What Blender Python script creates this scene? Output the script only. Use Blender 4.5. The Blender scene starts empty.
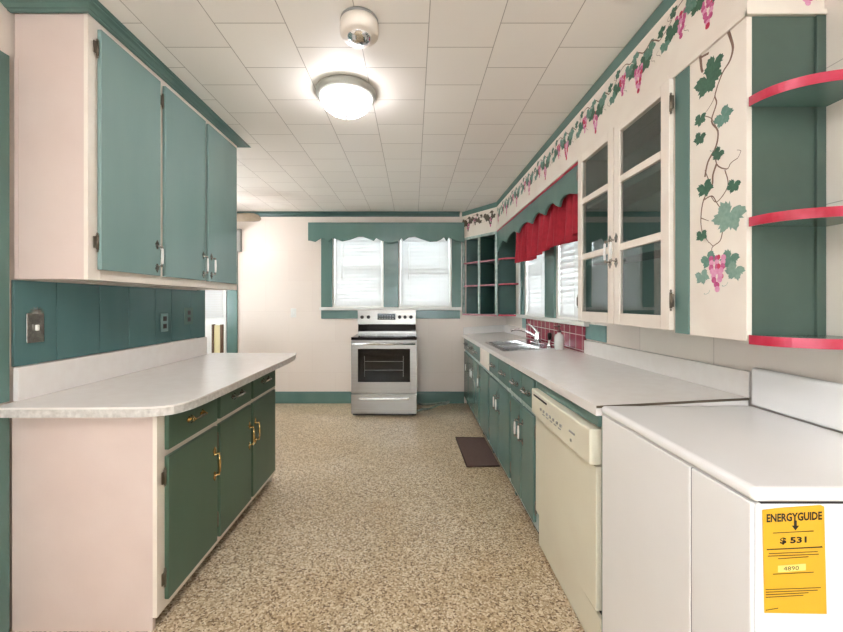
import bpy, bmesh, math, random
from mathutils import Vector, Matrix
R = random.Random(7)
PI = math.pi
sc = bpy.context.scene
col = sc.collection
H = 1.31           # eye height
CE = 2.50          # ceiling height
XF = .985          # right upper cabinet face
XW = 1.215          # right wall
XL = -1.62         # left wall
YB = 4.98          # back wall

# ------------------------------------------------------------------ materials
def lin(c):
    return tuple(((v/255)/12.92 if v/255 <= .04045 else ((v/255+.055)/1.055)**2.4) for v in c) + (1,)
def nt(name):
    m = bpy.data.materials.new(name); m.use_nodes = True
    t = m.node_tree; b = t.nodes['Principled BSDF']
    return m, t, b
def node(t, k, **kw):
    n = t.nodes.new(k)
    for a, v in kw.items():
        if a in n.inputs: n.inputs[a].default_value = v
        else: setattr(n, a, v)
    return n
def mat(name, c, rough=.5, metal=0, c2=None, scale=6, amt=.5, bump=0, bscale=60, stretch=None, emit=0, coat=0, spec=None):
    m, t, b = nt(name)
    b.inputs['Base Color'].default_value = lin(c)
    b.inputs['Roughness'].default_value = rough
    b.inputs['Metallic'].default_value = metal
    if coat: b.inputs['Coat Weight'].default_value = coat; b.inputs['Coat Roughness'].default_value = .08
    if spec is not None: b.inputs['Specular IOR Level'].default_value = spec
    if emit:
        b.inputs['Emission Color'].default_value = lin(c); b.inputs['Emission Strength'].default_value = emit
    tc = t.nodes.new('ShaderNodeTexCoord'); mp = t.nodes.new('ShaderNodeMapping')
    if stretch: mp.inputs['Scale'].default_value = stretch
    t.links.new(tc.outputs['Object'], mp.inputs['Vector'])
    if c2:
        n = node(t, 'ShaderNodeTexNoise', Scale=scale, Detail=5.0)
        t.links.new(mp.outputs[0], n.inputs['Vector'])
        r = t.nodes.new('ShaderNodeValToRGB')
        r.color_ramp.elements[0].position = .5-amt*.5; r.color_ramp.elements[1].position = .5+amt*.5
        r.color_ramp.elements[0].color = lin(c2); r.color_ramp.elements[1].color = lin(c)
        t.links.new(n.outputs[0], r.inputs[0]); t.links.new(r.outputs[0], b.inputs['Base Color'])
    if bump:
        n = node(t, 'ShaderNodeTexNoise', Scale=bscale, Detail=4.0)
        t.links.new(mp.outputs[0], n.inputs['Vector'])
        bp = node(t, 'ShaderNodeBump', Strength=bump, Distance=.002)
        t.links.new(n.outputs[0], bp.inputs['Height']); t.links.new(bp.outputs[0], b.inputs['Normal'])
    return m

M = {}
M['wall'] = mat('cream_wall_paint', (236,224,212), .5, c2=(229,214,202), scale=2.5, bump=.15, bscale=14)
M['board'] = mat('cream_wallboard', (232,222,210), .42, c2=(224,210,198), scale=5, bump=.1)
M['cream'] = mat('cream_enamel', (238,228,214), .38, c2=(230,216,202), scale=7, bump=.12, bscale=25)
M['pink'] = mat('pinkish_cream_paint', (220,200,189), .5, c2=(212,190,179), scale=4, bump=.15, bscale=20)
M['teal'] = mat('teal_paint', (101,131,123), .24, c2=(89,120,112), scale=5, bump=.22, bscale=9, stretch=(1,1,.25))
M['tealup'] = mat('teal_paint_with_sheen', (136,162,157), .22, c2=(124,152,148), scale=4, bump=.25, bscale=9, stretch=(1,1,.25))  # teal lightened: the upper doors' reflected sheen is put into the colour
M['tealpanel'] = mat('teal_plank_paint', (92,128,127), .22, c2=(78,114,114), scale=5, bump=.3, bscale=10, stretch=(1,1,.2))
M['green'] = mat('teal_paint_warm_lit', (80,106,86), .36, c2=(70,95,77), scale=5, bump=.2, bscale=10, stretch=(1,1,.3))  # same teal turned greener: warm light is mixed into the colour
M['endgreen'] = mat('end_board_green_paint', (78,97,86), .4, c2=(68,86,76), scale=6, bump=.15, bscale=14)
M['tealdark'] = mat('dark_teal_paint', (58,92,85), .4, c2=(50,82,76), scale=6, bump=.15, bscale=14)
M['paleteal'] = mat('pale_teal_paint', (126,160,156), .35, c2=(96,136,132), scale=9)
M['worn'] = mat('worn_white_paint', (206,214,206), .45, c2=(120,150,142), scale=22, amt=.6)
M['lam'] = mat('white_laminate', (238,233,227), .27, c2=(230,222,215), scale=18, amt=.7)
M['lamedge'] = mat('speckled_laminate_edge', (216,211,203), .4, c2=(178,171,163), scale=60, amt=.5)
M['white'] = mat('white_enamel', (240,238,236), .22, c2=(236,233,230), scale=3, coat=.4)
M['almond'] = mat('almond_plastic', (232,226,204), .35, c2=(226,218,196), scale=4)
M['almondd'] = mat('almond_shade_plastic', (188,182,160), .45)
M['black'] = mat('black_plastic', (16,16,17), .3)
M['blackglass'] = mat('black_glass', (9,10,12), .1, spec=.35)
M['dark'] = mat('dark_gap_shade', (40,36,34), .8)  # near-black for slots; also stands in for shade in seams and gaps
M['kick'] = mat('dark_brown_kick', (56,44,38), .7, c2=(40,32,28), scale=12)
M['steel'] = mat('brushed_steel', (172,168,162), .33, 1, c2=(154,150,144), scale=8, stretch=(.2,1,30))
M['steelv'] = mat('stainless_steel', (200,198,196), .18, 1)
M['chrome'] = mat('chrome', (225,225,228), .08, 1)
M['brass'] = mat('brass', (214,184,124), .22, 1, c2=(176,142,88), scale=40)
M['pewter'] = mat('antique_pewter', (186,182,174), .25, 1, c2=(130,126,118), scale=60)
M['hinge'] = mat('aged_hinge_metal', (120,110,96), .4, 1)
M['wplas'] = mat('white_plastic', (236,234,228), .35)
def blind_mat():
    m, t, b = nt('blind_slat_white'); b.inputs['Base Color'].default_value = lin((244,243,240)); b.inputs['Roughness'].default_value = .5
    tr = t.nodes.new('ShaderNodeBsdfTranslucent'); tr.inputs[0].default_value = lin((236,238,240))
    mx = t.nodes.new('ShaderNodeMixShader'); mx.inputs[0].default_value = .19
    t.links.new(b.outputs[0], mx.inputs[1]); t.links.new(tr.outputs[0], mx.inputs[2])
    t.links.new(mx.outputs[0], t.nodes['Material Output'].inputs[0]); return m
M['blind'] = blind_mat()
M['frostd'] = mat('fan_glass_lit', (250,250,255), .4, emit=12)
M['frost'] = mat('lamp_glass_lit', (250,250,255), .4, emit=5.5)
M['frostb'] = mat('added_lamp_glass_lit', (250,250,255), .4, emit=21)  # glow of the added lamp behind the camera
M['red'] = mat('red_cloth', (176,24,44), .75, c2=(150,14,34), scale=30, bump=.4, bscale=200)
M['rededge'] = mat('red_edge_paint', (170,18,46), .4, c2=(198,66,92), scale=11, amt=.3)
M['pinkedge'] = mat('faded_pink_edge', (196,140,146), .5, c2=(160,84,96), scale=18)
M['rug'] = mat('brown_mat', (112,88,78), .9, c2=(84,64,58), scale=90, amt=.9, bump=.8, bscale=300)
M['rugb'] = mat('brown_mat_binding', (74,54,48), .8)
M['cord'] = mat('grey_green_hose', (156,170,156), .4, c2=(90,104,96), scale=40)
M['cardb'] = mat('yellowed_board', (222,208,160), .6)
M['wood'] = mat('brown_wood', (120,92,66), .5, c2=(92,68,48), scale=10, stretch=(1,12,1))
M['fanb'] = mat('fan_blade_wood', (176,158,136), .5, c2=(150,130,108), scale=12)
M['greybox'] = mat('grey_plastic', (150,148,142), .5)
M['greyring'] = mat('lamp_ring_grey', (170,168,158), .4)
M['label'] = mat('yellow_label', (226,172,34), .5)
M['labelw'] = mat('pale_label_patch', (240,214,120), .5)
M['ink'] = mat('black_ink', (28,24,18), .6)
M['soap'] = mat('soap_bottle', (206,204,198), .15)
M['maroon'] = mat('maroon_pump', (84,20,34), .3)
M['leafd'] = mat('leaf_dark_paint', (44,84,62), .5, c2=(66,110,84), scale=70)
M['leafm'] = mat('leaf_mid_paint', (78,122,104), .5, c2=(110,146,130), scale=80)
M['leafp'] = mat('leaf_pale_paint', (140,166,150), .5, c2=(112,144,128), scale=80)
M['leafb'] = mat('leaf_brown_green_paint', (78,84,60), .5, c2=(96,70,58), scale=60)
M['stem'] = mat('vine_stem_paint', (112,80,62), .6, c2=(138,110,92), scale=60)
M['grape'] = mat('grape_magenta_paint', (180,46,104), .5, c2=(212,110,156), scale=80)
M['grapel'] = mat('grape_pink_paint', (216,128,168), .5, c2=(228,170,196), scale=80)
M['graper'] = mat('grape_red_paint', (196,40,78), .5)

def glass_mat():
    m, t, b = nt('cabinet_glass')
    b.inputs['Base Color'].default_value = (.93,.97,.96,1); b.inputs['Roughness'].default_value = .01
    b.inputs['Transmission Weight'].default_value = 1; b.inputs['IOR'].default_value = 1.5
    return m
M['glass'] = glass_mat()

def floor_mat():
    m, t, b = nt('speckled_vinyl')
    tc = t.nodes.new('ShaderNodeTexCoord')
    v = node(t, 'ShaderNodeTexVoronoi', Scale=145.0); v.feature = 'F1'
    nz = node(t, 'ShaderNodeTexNoise', Scale=60.0, Detail=2.0)
    mx = node(t, 'ShaderNodeVectorMath'); mx.operation = 'MULTIPLY_ADD'
    mx.inputs[1].default_value = (.009,.009,.009)
    t.links.new(tc.outputs['Object'], nz.inputs['Vector'])
    t.links.new(nz.outputs['Color'], mx.inputs[0]); t.links.new(tc.outputs['Object'], mx.inputs[2])
    t.links.new(mx.outputs[0], v.inputs['Vector'])
    sp = t.nodes.new('ShaderNodeSeparateColor'); t.links.new(v.outputs['Color'], sp.inputs[0])
    r = t.nodes.new('ShaderNodeValToRGB'); e = r.color_ramp.elements
    r.color_ramp.interpolation = 'CONSTANT'
    cs = [(0,(126,102,74)),(.13,(172,148,116)),(.34,(200,179,148)),(.64,(222,205,177)),(.86,(236,224,202))]
    e[0].position = 0; e[0].color = lin(cs[0][1]); e[1].position = cs[1][0]; e[1].color = lin(cs[1][1])
    for p, c in cs[2:]:
        x = e.new(p); x.color = lin(c)
    t.links.new(sp.outputs[0], r.inputs[0])
    # wear and yellowing, large blotches
    n2 = node(t, 'ShaderNodeTexNoise', Scale=1.3, Detail=4.0); t.links.new(tc.outputs['Object'], n2.inputs['Vector'])
    r2 = t.nodes.new('ShaderNodeValToRGB')
    r2.color_ramp.elements[0].position = .35; r2.color_ramp.elements[0].color = (.86,.80,.70,1)
    r2.color_ramp.elements[1].position = .65; r2.color_ramp.elements[1].color = (1,1,1,1)
    t.links.new(n2.outputs[0], r2.inputs[0])
    mm = node(t, 'ShaderNodeMix'); mm.data_type = 'RGBA'; mm.blend_type = 'MULTIPLY'; mm.inputs[0].default_value = 1
    t.links.new(r.outputs[0], mm.inputs[6]); t.links.new(r2.outputs[0], mm.inputs[7])
    t.links.new(mm.outputs[2], b.inputs['Base Color'])
    b.inputs['Roughness'].default_value = .3
    n3 = node(t, 'ShaderNodeTexNoise', Scale=7.0, Detail=3.0); t.links.new(tc.outputs['Object'], n3.inputs['Vector'])
    bp = node(t, 'ShaderNodeBump', Strength=.25, Distance=.004)
    t.links.new(n3.outputs[0], bp.inputs['Height']); t.links.new(bp.outputs[0], b.inputs['Normal'])
    return m
M['floor'] = floor_mat()

def ceil_mat():
    m, t, b = nt('ceiling_tiles')
    tc = t.nodes.new('ShaderNodeTexCoord'); sx = t.nodes.new('ShaderNodeSeparateXYZ')
    t.links.new(tc.outputs['Object'], sx.inputs[0])
    cb = t.nodes.new('ShaderNodeCombineXYZ')
    def add(o, v):
        a = node(t, 'ShaderNodeMath'); a.operation = 'ADD'; a.inputs[1].default_value = v
        t.links.new(o, a.inputs[0]); return a.outputs[0]
    t.links.new(add(sx.outputs[1], -1.768+.305*20+TILE_OFF), cb.inputs[0]); t.links.new(add(sx.outputs[0], -.068+.305*20), cb.inputs[1])
    br = t.nodes.new('ShaderNodeTexBrick'); br.offset = .5; br.offset_frequency = 2; br.squash = 1
    for k, v in {'Scale':1.0,'Mortar Size':.0022,'Mortar Smooth':.3,'Brick Width':.305,'Row Height':.305}.items(): br.inputs[k].default_value = v
    br.inputs['Color1'].default_value = lin((243,236,227)); br.inputs['Color2'].default_value = lin((239,231,222))
    br.inputs['Mortar'].default_value = lin((176,164,152))
    t.links.new(cb.outputs[0], br.inputs['Vector'])
    t.links.new(br.outputs['Color'], b.inputs['Base Color'])
    b.inputs['Roughness'].default_value = .42
    n3 = node(t, 'ShaderNodeTexNoise', Scale=3.0, Detail=3.0); t.links.new(tc.outputs['Object'], n3.inputs['Vector'])
    ad = node(t, 'ShaderNodeMath'); ad.operation = 'SUBTRACT'
    t.links.new(n3.outputs[0], ad.inputs[0]); t.links.new(br.outputs['Fac'], ad.inputs[1])
    bp = node(t, 'ShaderNodeBump', Strength=.35, Distance=.003)
    t.links.new(ad.outputs[0], bp.inputs['Height']); t.links.new(bp.outputs[0], b.inputs['Normal'])
    return m
TILE_OFF = 0.1525
M['ceiling'] = ceil_mat()

def tile_mat():
    m, t, b = nt('red_glazed_tiles')
    tc = t.nodes.new('ShaderNodeTexCoord'); sx = t.nodes.new('ShaderNodeSeparateXYZ')
    t.links.new(tc.outputs['Object'], sx.inputs[0]); cb = t.nodes.new('ShaderNodeCombineXYZ')
    t.links.new(sx.outputs[1], cb.inputs[0]); t.links.new(sx.outputs[2], cb.inputs[1])
    br = t.nodes.new('ShaderNodeTexBrick'); br.offset = 0
    for k, v in {'Scale':1.0,'Mortar Size':.003,'Mortar Smooth':.1,'Brick Width':.108,'Row Height':.108}.items(): br.inputs[k].default_value = v
    br.inputs['Color1'].default_value = lin((150,44,66)); br.inputs['Color2'].default_value = lin((128,34,56))
    br.inputs['Mortar'].default_value = lin((226,200,198))
    t.links.new(cb.outputs[0], br.inputs['Vector']); t.links.new(br.outputs['Color'], b.inputs['Base Color'])
    b.inputs['Roughness'].default_value = .15
    bp = node(t, 'ShaderNodeBump', Strength=.4, Distance=.002); bp.invert = True
    t.links.new(br.outputs['Fac'], bp.inputs['Height']); t.links.new(bp.outputs[0], b.inputs['Normal'])
    return m
M['tile'] = tile_mat()

def board_mat(name, c1, c2, line, w, h):
    m, t, b = nt(name)
    tc = t.nodes.new('ShaderNodeTexCoord'); sx = t.nodes.new('ShaderNodeSeparateXYZ')
    t.links.new(tc.outputs['Object'], sx.inputs[0]); cb = t.nodes.new('ShaderNodeCombineXYZ')
    ad = node(t, 'ShaderNodeMath'); ad.operation = 'ADD'
    t.links.new(sx.outputs[0], ad.inputs[0]); t.links.new(sx.outputs[1], ad.inputs[1])
    t.links.new(ad.outputs[0], cb.inputs[0]); t.links.new(sx.outputs[2], cb.inputs[1])
    br = t.nodes.new('ShaderNodeTexBrick'); br.offset = .5
    for k, v in {'Scale':1.0,'Mortar Size':.0015,'Mortar Smooth':.5,'Brick Width':w,'Row Height':h}.items(): br.inputs[k].default_value = v
    br.inputs['Color1'].default_value = lin(c1); br.inputs['Color2'].default_value = lin(c2); br.inputs['Mortar'].default_value = lin(line)
    t.links.new(cb.outputs[0], br.inputs['Vector']); t.links.new(br.outputs['Color'], b.inputs['Base Color'])
    b.inputs['Roughness'].default_value = .4
    n3 = node(t, 'ShaderNodeTexNoise', Scale=6.0, Detail=3.0); t.links.new(tc.outputs['Object'], n3.inputs['Vector'])
    bp = node(t, 'ShaderNodeBump', Strength=.25, Distance=.003)
    t.links.new(n3.outputs[0], bp.inputs['Height']); t.links.new(bp.outputs[0], b.inputs['Normal'])
    return m
M['wallb'] = board_mat('cream_wallboard_back', (234,221,209), (232,218,206), (222,206,194), .61, .4)
M['wallr'] = board_mat('cream_wallboard_right', (232,222,210), (227,214,203), (176,160,148), .5, .4)

# ------------------------------------------------------------------ mesh builder
class MB:
    def __init__(s): s.v = []; s.f = []; s.m = []; s.sm = []
    def add(s, vs, fs, mi=0, smooth=False):
        o = len(s.v); s.v += [tuple(v) for v in vs]
        for f in fs: s.f.append([o+i for i in f]); s.m.append(mi); s.sm.append(smooth)
        return s
    def box(s, x0, x1, y0, y1, z0, z1, mi=0):
        vs = [(x,y,z) for z in (z0,z1) for y in (y0,y1) for x in (x0,x1)]
        return s.add(vs, [(0,2,3,1),(4,5,7,6),(0,1,5,4),(2,6,7,3),(0,4,6,2),(1,3,7,5)], mi)
    def hexa(s, b, t, mi=0):   # bottom 4, top 4 counter-clockwise
        return s.add(list(b)+list(t), [(3,2,1,0),(4,5,6,7),(0,1,5,4),(1,2,6,5),(2,3,7,6),(3,0,4,7)], mi)
    def prism(s, pts, a, b, fn, mi=0, smooth=False):   # fn(u,v,w) -> xyz
        n = len(pts)
        vs = [fn(u,v,a) for u,v in pts] + [fn(u,v,b) for u,v in pts]
        fs = [tuple(range(n))[::-1], tuple(range(n,2*n))]
        s.add(vs, fs, mi)
        o = len(s.v)-2*n
        for i in range(n):
            j = (i+1) % n; s.f.append([o+i,o+j,o+n+j,o+n+i]); s.m.append(mi); s.sm.append(smooth)
        return s
    def lathe(s, prof, c, n=32, mi=0, axis='z'):   # prof (r,h)
        vs = []; fs = []
        for r, h in prof:
            for k in range(n):
                a = 2*PI*k/n; p = (r*math.cos(a), r*math.sin(a), h)
                if axis == 'x': p = (p[2], p[0], p[1])
                if axis == 'y': p = (p[0], p[2], p[1])
                vs.append((c[0]+p[0], c[1]+p[1], c[2]+p[2]))
        for i in range(len(prof)-1):
            for k in range(n):
                j = (k+1) % n; fs.append((i*n+k, i*n+j, (i+1)*n+j, (i+1)*n+k))
        return s.add(vs, fs, mi, True)
    def tube(s, path, r, n=10, mi=0):
        path = [Vector(p) for p in path]; vs = []; fs = []
        rs = r if isinstance(r, (list,tuple)) else [r]*len(path)
        up = Vector((0,0,1))
        for i, p in enumerate(path):
            d = (path[min(i+1,len(path)-1)]-path[max(i-1,0)]).normalized()
            a = d.cross(up)
            if a.length < .1: a = d.cross(Vector((0,1,0)))
            a.normalize(); b = d.cross(a)
            for k in range(n):
                t = 2*PI*k/n; vs.append(p + a*math.cos(t)*rs[i] + b*math.sin(t)*rs[i])
        for i in range(len(path)-1):
            for k in range(n):
                j = (k+1) % n; fs.append((i*n+k, i*n+j, (i+1)*n+j, (i+1)*n+k))
        fs.append(tuple(range(n))[::-1]); fs.append(tuple(range((len(path)-1)*n, len(path)*n)))
        return s.add(vs, fs, mi, True)
    def mesh(s, name, mats, off=(0,0,0)):
        me = bpy.data.meshes.new(name)
        me.from_pydata([(v[0]-off[0], v[1]-off[1], v[2]-off[2]) for v in s.v], [], s.f)
        for k in (mats if isinstance(mats, (list,tuple)) else [mats]): me.materials.append(M[k])
        for p, mi, sm in zip(me.polygons, s.m, s.sm): p.material_index = mi; p.use_smooth = sm
        bm = bmesh.new(); bm.from_mesh(me); bmesh.ops.recalc_face_normals(bm, faces=bm.faces); bm.to_mesh(me); bm.free()
        return me
    def build(s, name, mats, parent=None, bevel=0, label=None, cat=None, group=None, kind=None, loc=None):
        off = loc if loc else (root_loc(parent) if parent else (0,0,0))
        o = bpy.data.objects.new(name, s.mesh(name, mats, off)); col.objects.link(o)
        if parent: o.parent = parent
        elif loc: o.location = loc
        if bevel:
            b = o.modifiers.new('bevel', 'BEVEL'); b.width = bevel; b.segments = 3; b.limit_method = 'ANGLE'; b.angle_limit = .6
            b.harden_normals = False
        tag(o, label, cat, group, kind)
        return o
def root_loc(o):
    v = Vector((0,0,0))
    while o: v += o.location; o = o.parent
    return v
def tag(o, label=None, cat=None, group=None, kind=None):
    if label: o['label'] = label
    if cat: o['category'] = cat
    if group: o['group'] = group
    if kind: o['kind'] = kind
    return o
def thing(name, loc, label, cat, group=None):
    o = bpy.data.objects.new(name, None); o.empty_display_size = .1; col.objects.link(o); o.location = loc
    return tag(o, label, cat, group)
def struct(name, mb, mats, bevel=0, loc=None): return mb.build(name, mats, None, bevel, kind='structure', loc=loc)
def place(name, me, parent, pos, rot=None, label=None):
    o = bpy.data.objects.new(name, me); col.objects.link(o); o.parent = parent
    o.location = Vector(pos)-root_loc(parent)
    if rot: o.rotation_euler = rot
    if label: o['label'] = label
    return o
def smooth_path(p, n=6):
    p = [Vector(q) for q in p]; out = []
    for i in range(len(p)-1):
        a, b, c, d = p[max(i-1,0)], p[i], p[i+1], p[min(i+2,len(p)-1)]
        for k in range(n):
            t = k/n
            out.append(.5*((2*b)+(c-a)*t+(2*a-5*b+4*c-d)*t*t+(3*b-a-3*c+d)*t**3))
    out.append(p[-1]); return out

# ------------------------------------------------------------------ the room
XE = -3.4; YN = -1.3
struct('floor', MB().box(XE-.1, XW+.1, YN-.1, YB+.1, -.1, 0), 'floor')
struct('ceiling', MB().box(XE-.1, XW+.1, YN-.1, YB+.1, CE, CE+.1), 'ceiling')
def wall(name, axis, p0, p1, a0, a1, holes, m, z1=CE):
    """solid wall from boxes round its openings; axis 'x' = runs along x at y p0..p1"""
    b = MB()
    def put(u0,u1,z0,z1_):
        if u1-u0 < 1e-5 or z1_-z0 < 1e-5: return
        if axis == 'x': b.box(u0,u1,p0,p1,z0,z1_)
        else: b.box(p0,p1,u0,u1,z0,z1_)
    u = a0
    for (h0,h1,z0,zt) in sorted(holes):
        put(u,h0,0,z1); put(h0,h1,0,z0); put(h0,h1,zt,z1); u = h1
    put(u,a1,0,z1)
    return struct(name, b, m)
# back wall with two windows
WB = [(-1.055,-.385),(-.19,.505)]; WZ0, WZ1 = 1.255, 2.27
wall('wall_back', 'x', YB, YB+.12, XE-.1, XW+.1, [(a,b,WZ0,WZ1) for a,b in WB], 'wallb')
WR = [(2.76,3.22),(3.46,4.12)]; RZ0, RZ1 = 1.18, 2.12
wall('wall_right', 'y', XW, XW+.12, YN-.1, YB, [(a,b,RZ0,RZ1) for a,b in WR], 'wallr')
struct('wall_left', MB().box(XL-.12, XL, YN, 2.93, 0, CE), 'wall')
wall('wall_far_left', 'y', XE-.1, XE, YN-.1, YB, [(2.6,4.4,.9,2.2)], 'wall')  # opening for the added light-giving window
wall('wall_near', 'x', YN-.1, YN, XE, XW, [(-1.3,-.25,.9,2.2),(-.1,.95,.9,2.2)], 'wall')  # openings for two added windows that let light in behind the camera

# teal plank cladding above left worktop
b = MB(); y = 1.53; 
for w in (.185,.235,.2,.22,.16,.215,.19):
    y2 = min(y+w, 2.925); b.box(XL+.0005, XL+.012, y+.0015, y2-.0015, 1.052, 1.403); y = y2
    if y >= 2.92: break
b.box(XL+.0003, XL+.008, 1.531, 2.924, 1.053, 1.402)
struct('trim_1', b, 'tealpanel', .0015)
# teal end post of the left wall
struct('trim_2', MB().box(XL-.121, XL+.004, 2.931, 2.955, 0, CE-.001).box(XL+.0005, XL+.006, 2.845, 2.93, .93, CE-.001), 'teal', .001)
# near casing on left wall
struct('trim_3', MB().box(XL+.0005, XL+.02, 1.32, 1.508, 0, .868).box(XL+.0005, XL+.02, 1.32, 1.508, .92, 2.29), 'teal', .002)

def crown(path, zt, drop, proj, name, side=1, m='teal'):
    """stepped crown moulding swept along a polyline; side: direction of projection (left of travel = +1)"""
    prof = [(0,0),(0,-drop),(proj*.18,-drop),(proj*.24,-drop*.78),(proj*.34,-drop*.78),(proj*.40,-drop*.62),(proj*.5,-drop*.42),(proj*.64,-drop*.34),(proj*.7,-drop*.34),(proj*.74,-drop*.16),(proj*.86,-drop*.16),(proj*.94,-drop*.1),(proj,-drop*.1),(proj,0)]
    P = [Vector((x,y)) for x,y in path]; vs = []; n = len(prof)
    for i, p in enumerate(P):
        def nrm(a,b):
            d = (b-a).normalized(); return Vector((-d.y,d.x))*side
        if i == 0: q = nrm(P[0],P[1])
        elif i == len(P)-1: q = nrm(P[-2],P[-1])
        else:
            a = nrm(P[i-1],P[i]); c = nrm(P[i],P[i+1]); q = (a+c).normalized(); q = q/max(q.dot(a), .3)
        for u, h in prof: vs.append((p.x+q.x*u, p.y+q.y*u, zt+h))
    fs = []
    for i in range(len(P)-1):
        for k in range(n): fs.append((i*n+k,(i+1)*n+k,(i+1)*n+(k+1)%n,i*n+(k+1)%n))
    fs.append(tuple(range(n))); fs.append(tuple(range((len(P)-1)*n,len(P)*n))[::-1])
    return MB().add(vs, fs)
DG = (.63, YB-.001); DK = (XF, 4.47)         # diagonal corner of right soffit
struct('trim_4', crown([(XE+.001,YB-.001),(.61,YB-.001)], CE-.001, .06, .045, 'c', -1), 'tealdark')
# right soffit
YE = 1.121; SB = 2.158
sof = struct('trim_5', MB().prism([(XF,YE),(XF,4.47),(.64,YB-.002),(XW-.001,YB-.002),(XW-.001,YE)], SB, CE-.001, lambda u,v,w:(u,v,w))
   .box(XF-.007, XF-.0005, YE-.007, 4.47, SB-.001, SB+.012).box(XF-.007, XW-.002, YE-.009, YE-.0005, SB-.001, SB+.014), 'cream')
struct('trim_6', crown([(XW-.002,YE-.001),(XF-.001,YE-.001),(XF-.001,4.47),(.641,YB-.004)], CE-.001, .058, .042, 'c', -1), 'teal')
# baseboards
struct('baseboard_back', MB().box(-2.29, .668, YB-.022, YB-.001, 0, .135).box(-2.29, .668, YB-.03, YB-.001, 0, .02).box(-2.29,.668,YB-.016,YB-.001,.135,.15), 'teal', .003)
struct('baseboard_left', MB().box(XL-.14, XL-.121, YN+.01, 2.93, 0, .14), 'teal', .003)

# ------------------------------------------------------------------ windows
def window(name, axis, a0, a1, z0, z1, d, sgn, blindz, meet):
    """double hung window in its opening; d = inside wall plane, sgn = outward direction"""
    t = bpy.data.objects.new(name, None); col.objects.link(t); t['kind'] = 'structure'
    loc = ((a0+a1)/2, d, z0) if axis == 'x' else (d, (a0+a1)/2, z0); t.location = loc
    def bx(b, u0,u1,w0,w1,zz0,zz1):
        w0, w1 = sorted((d+sgn*w0, d+sgn*w1))
        if axis == 'x': b.box(u0,u1,w0,w1,zz0,zz1)
        else: b.box(w0,w1,u0,u1,zz0,zz1)
    e = .001
    b = MB(); f = .022
    bx(b,a0+e,a0+f,.005,.118,z0+e,z1-e); bx(b,a1-f,a1-e,.005,.118,z0+e,z1-e); bx(b,a0+f,a1-f,.005,.118,z0+e,z0+f); bx(b,a0+f,a1-f,.005,.118,z1-f,z1-e)
    b.build('window_frame', 'wplas', t, .002)
    zm = z0+(z1-z0)*meet
    for k, (s0, s1, w) in enumerate(((z0+f, zm+.02, .045),(zm-.02, z1-f, .075))):
        b = MB(); g = .034; u0, u1 = a0+f+.001, a1-f-.001
        bx(b,u0,u0+g,w,w+.028,s0,s1); bx(b,u1-g,u1,w,w+.028,s0,s1); bx(b,u0+g,u1-g,w,w+.028,s0,s0+g+.012); bx(b,u0+g,u1-g,w,w+.028,s1-g,s1)
        s = b.build('sash', 'wplas', t, .002)
        b = MB(); bx(b,u0+g,u1-g,w+.012,w+.015,s0+g+.012,s1-g); b.build('pane', 'glass', s)
    if blindz:
        b = MB(); u0, u1 = a0+f+.012, a1-f-.012; bx(b,u0,u1,.006,.036,z1-f-.03,z1-f-.002)
        hr = b.build('blind_headrail', 'wplas', t, .002)
        b = MB(); zz = z1-f-.06; k = 0
        while zz > blindz:
            w = .009; tz = .050 + .004*math.sin(k*1.7)*math.sin(k*.37+a1)
            lo, hi = d+sgn*(.021-w*.72), d+sgn*(.021+w*.72)
            dz = .0025*math.sin(k*2.3+a0)
            pts = [(u0,lo,zz-tz*.62+dz),(u1,lo,zz-tz*.62-dz),(u1,hi,zz+tz*.62-dz),(u0,hi,zz+tz*.62+dz)]
            if axis != 'x': pts = [(q[1],q[0],q[2]) for q in pts]
            b.add(pts+[(p[0],p[1],p[2]+.0012) for p in pts], [(0,1,2,3),(7,6,5,4),(0,4,5,1),(1,5,6,2),(2,6,7,3),(3,7,4,0)])
            zz -= .047; k += 1
        bx(b,u0,u1,.012,.03,blindz-.02,blindz-.006)
        b.build('blind_slats', 'blind', t)
        b = MB()
        for fr in (.2,.8):
            u = u0+(u1-u0)*fr; bx(b,u-.0012,u+.0012,.0035,.005,blindz-.015,z1-f-.03)
        b.build('blind_cords', 'wplas', t)
    return t
w1 = window('window_1','x',*WB[0],WZ0,WZ1,YB,1,1.285,.5)
w2 = window('window_2','x',*WB[1],WZ0,WZ1,YB,1,1.285,.5)
w3 = window('window_3','y',*WR[1],RZ0,RZ1,XW,1,1.215,.48)
w4 = window('window_4','y',*WR[0],RZ0,RZ1,XW,1,1.215,.48)
window('added_window_5','x',-1.3,-.25,.9,2.2,YN,-1,1.5,.5)  # added out of view to light the room from behind the camera
window('added_window_6','x',-.1,.95,.9,2.2,YN,-1,1.5,.5)  # second unseen window added behind the camera for its light
window('added_window_7','y',2.6,4.4,.9,2.2,XE,-1,1.5,.5)  # unseen dining-end window, added as a light source
# blind wand on back windows
for w, x in ((w1,-.93),(w2,-.06)):
    MB().tube([(x,YB-.004,2.22),(x,YB-.006,1.62)], .003, 6).build('tilt_wand','wplas',w)
# back window casing
cy0, cy1 = YB-.02, YB-.001
struct('trim_7', MB().box(-1.2,-1.056,cy0,cy1,1.256,2.34).box(-.384,-.191,cy0,cy1,1.256,2.34).box(.506,.628,cy0,cy1,1.256,2.34)
       .box(-1.056,-.384,cy0,cy1,WZ1,2.34).box(-.191,.506,cy0,cy1,WZ1,2.34).box(-1.2,.615,cy0,cy1,1.105,1.215), 'teal', .003)
struct('trim_8', MB().box(-1.215,.632,YB-.05,YB-.001,1.217,1.253), 'wplas', .005)
struct('trim_17', MB().box(.629,.639,YB-.03,YB-.001,1.254,2.165), 'wplas', .002)
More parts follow.
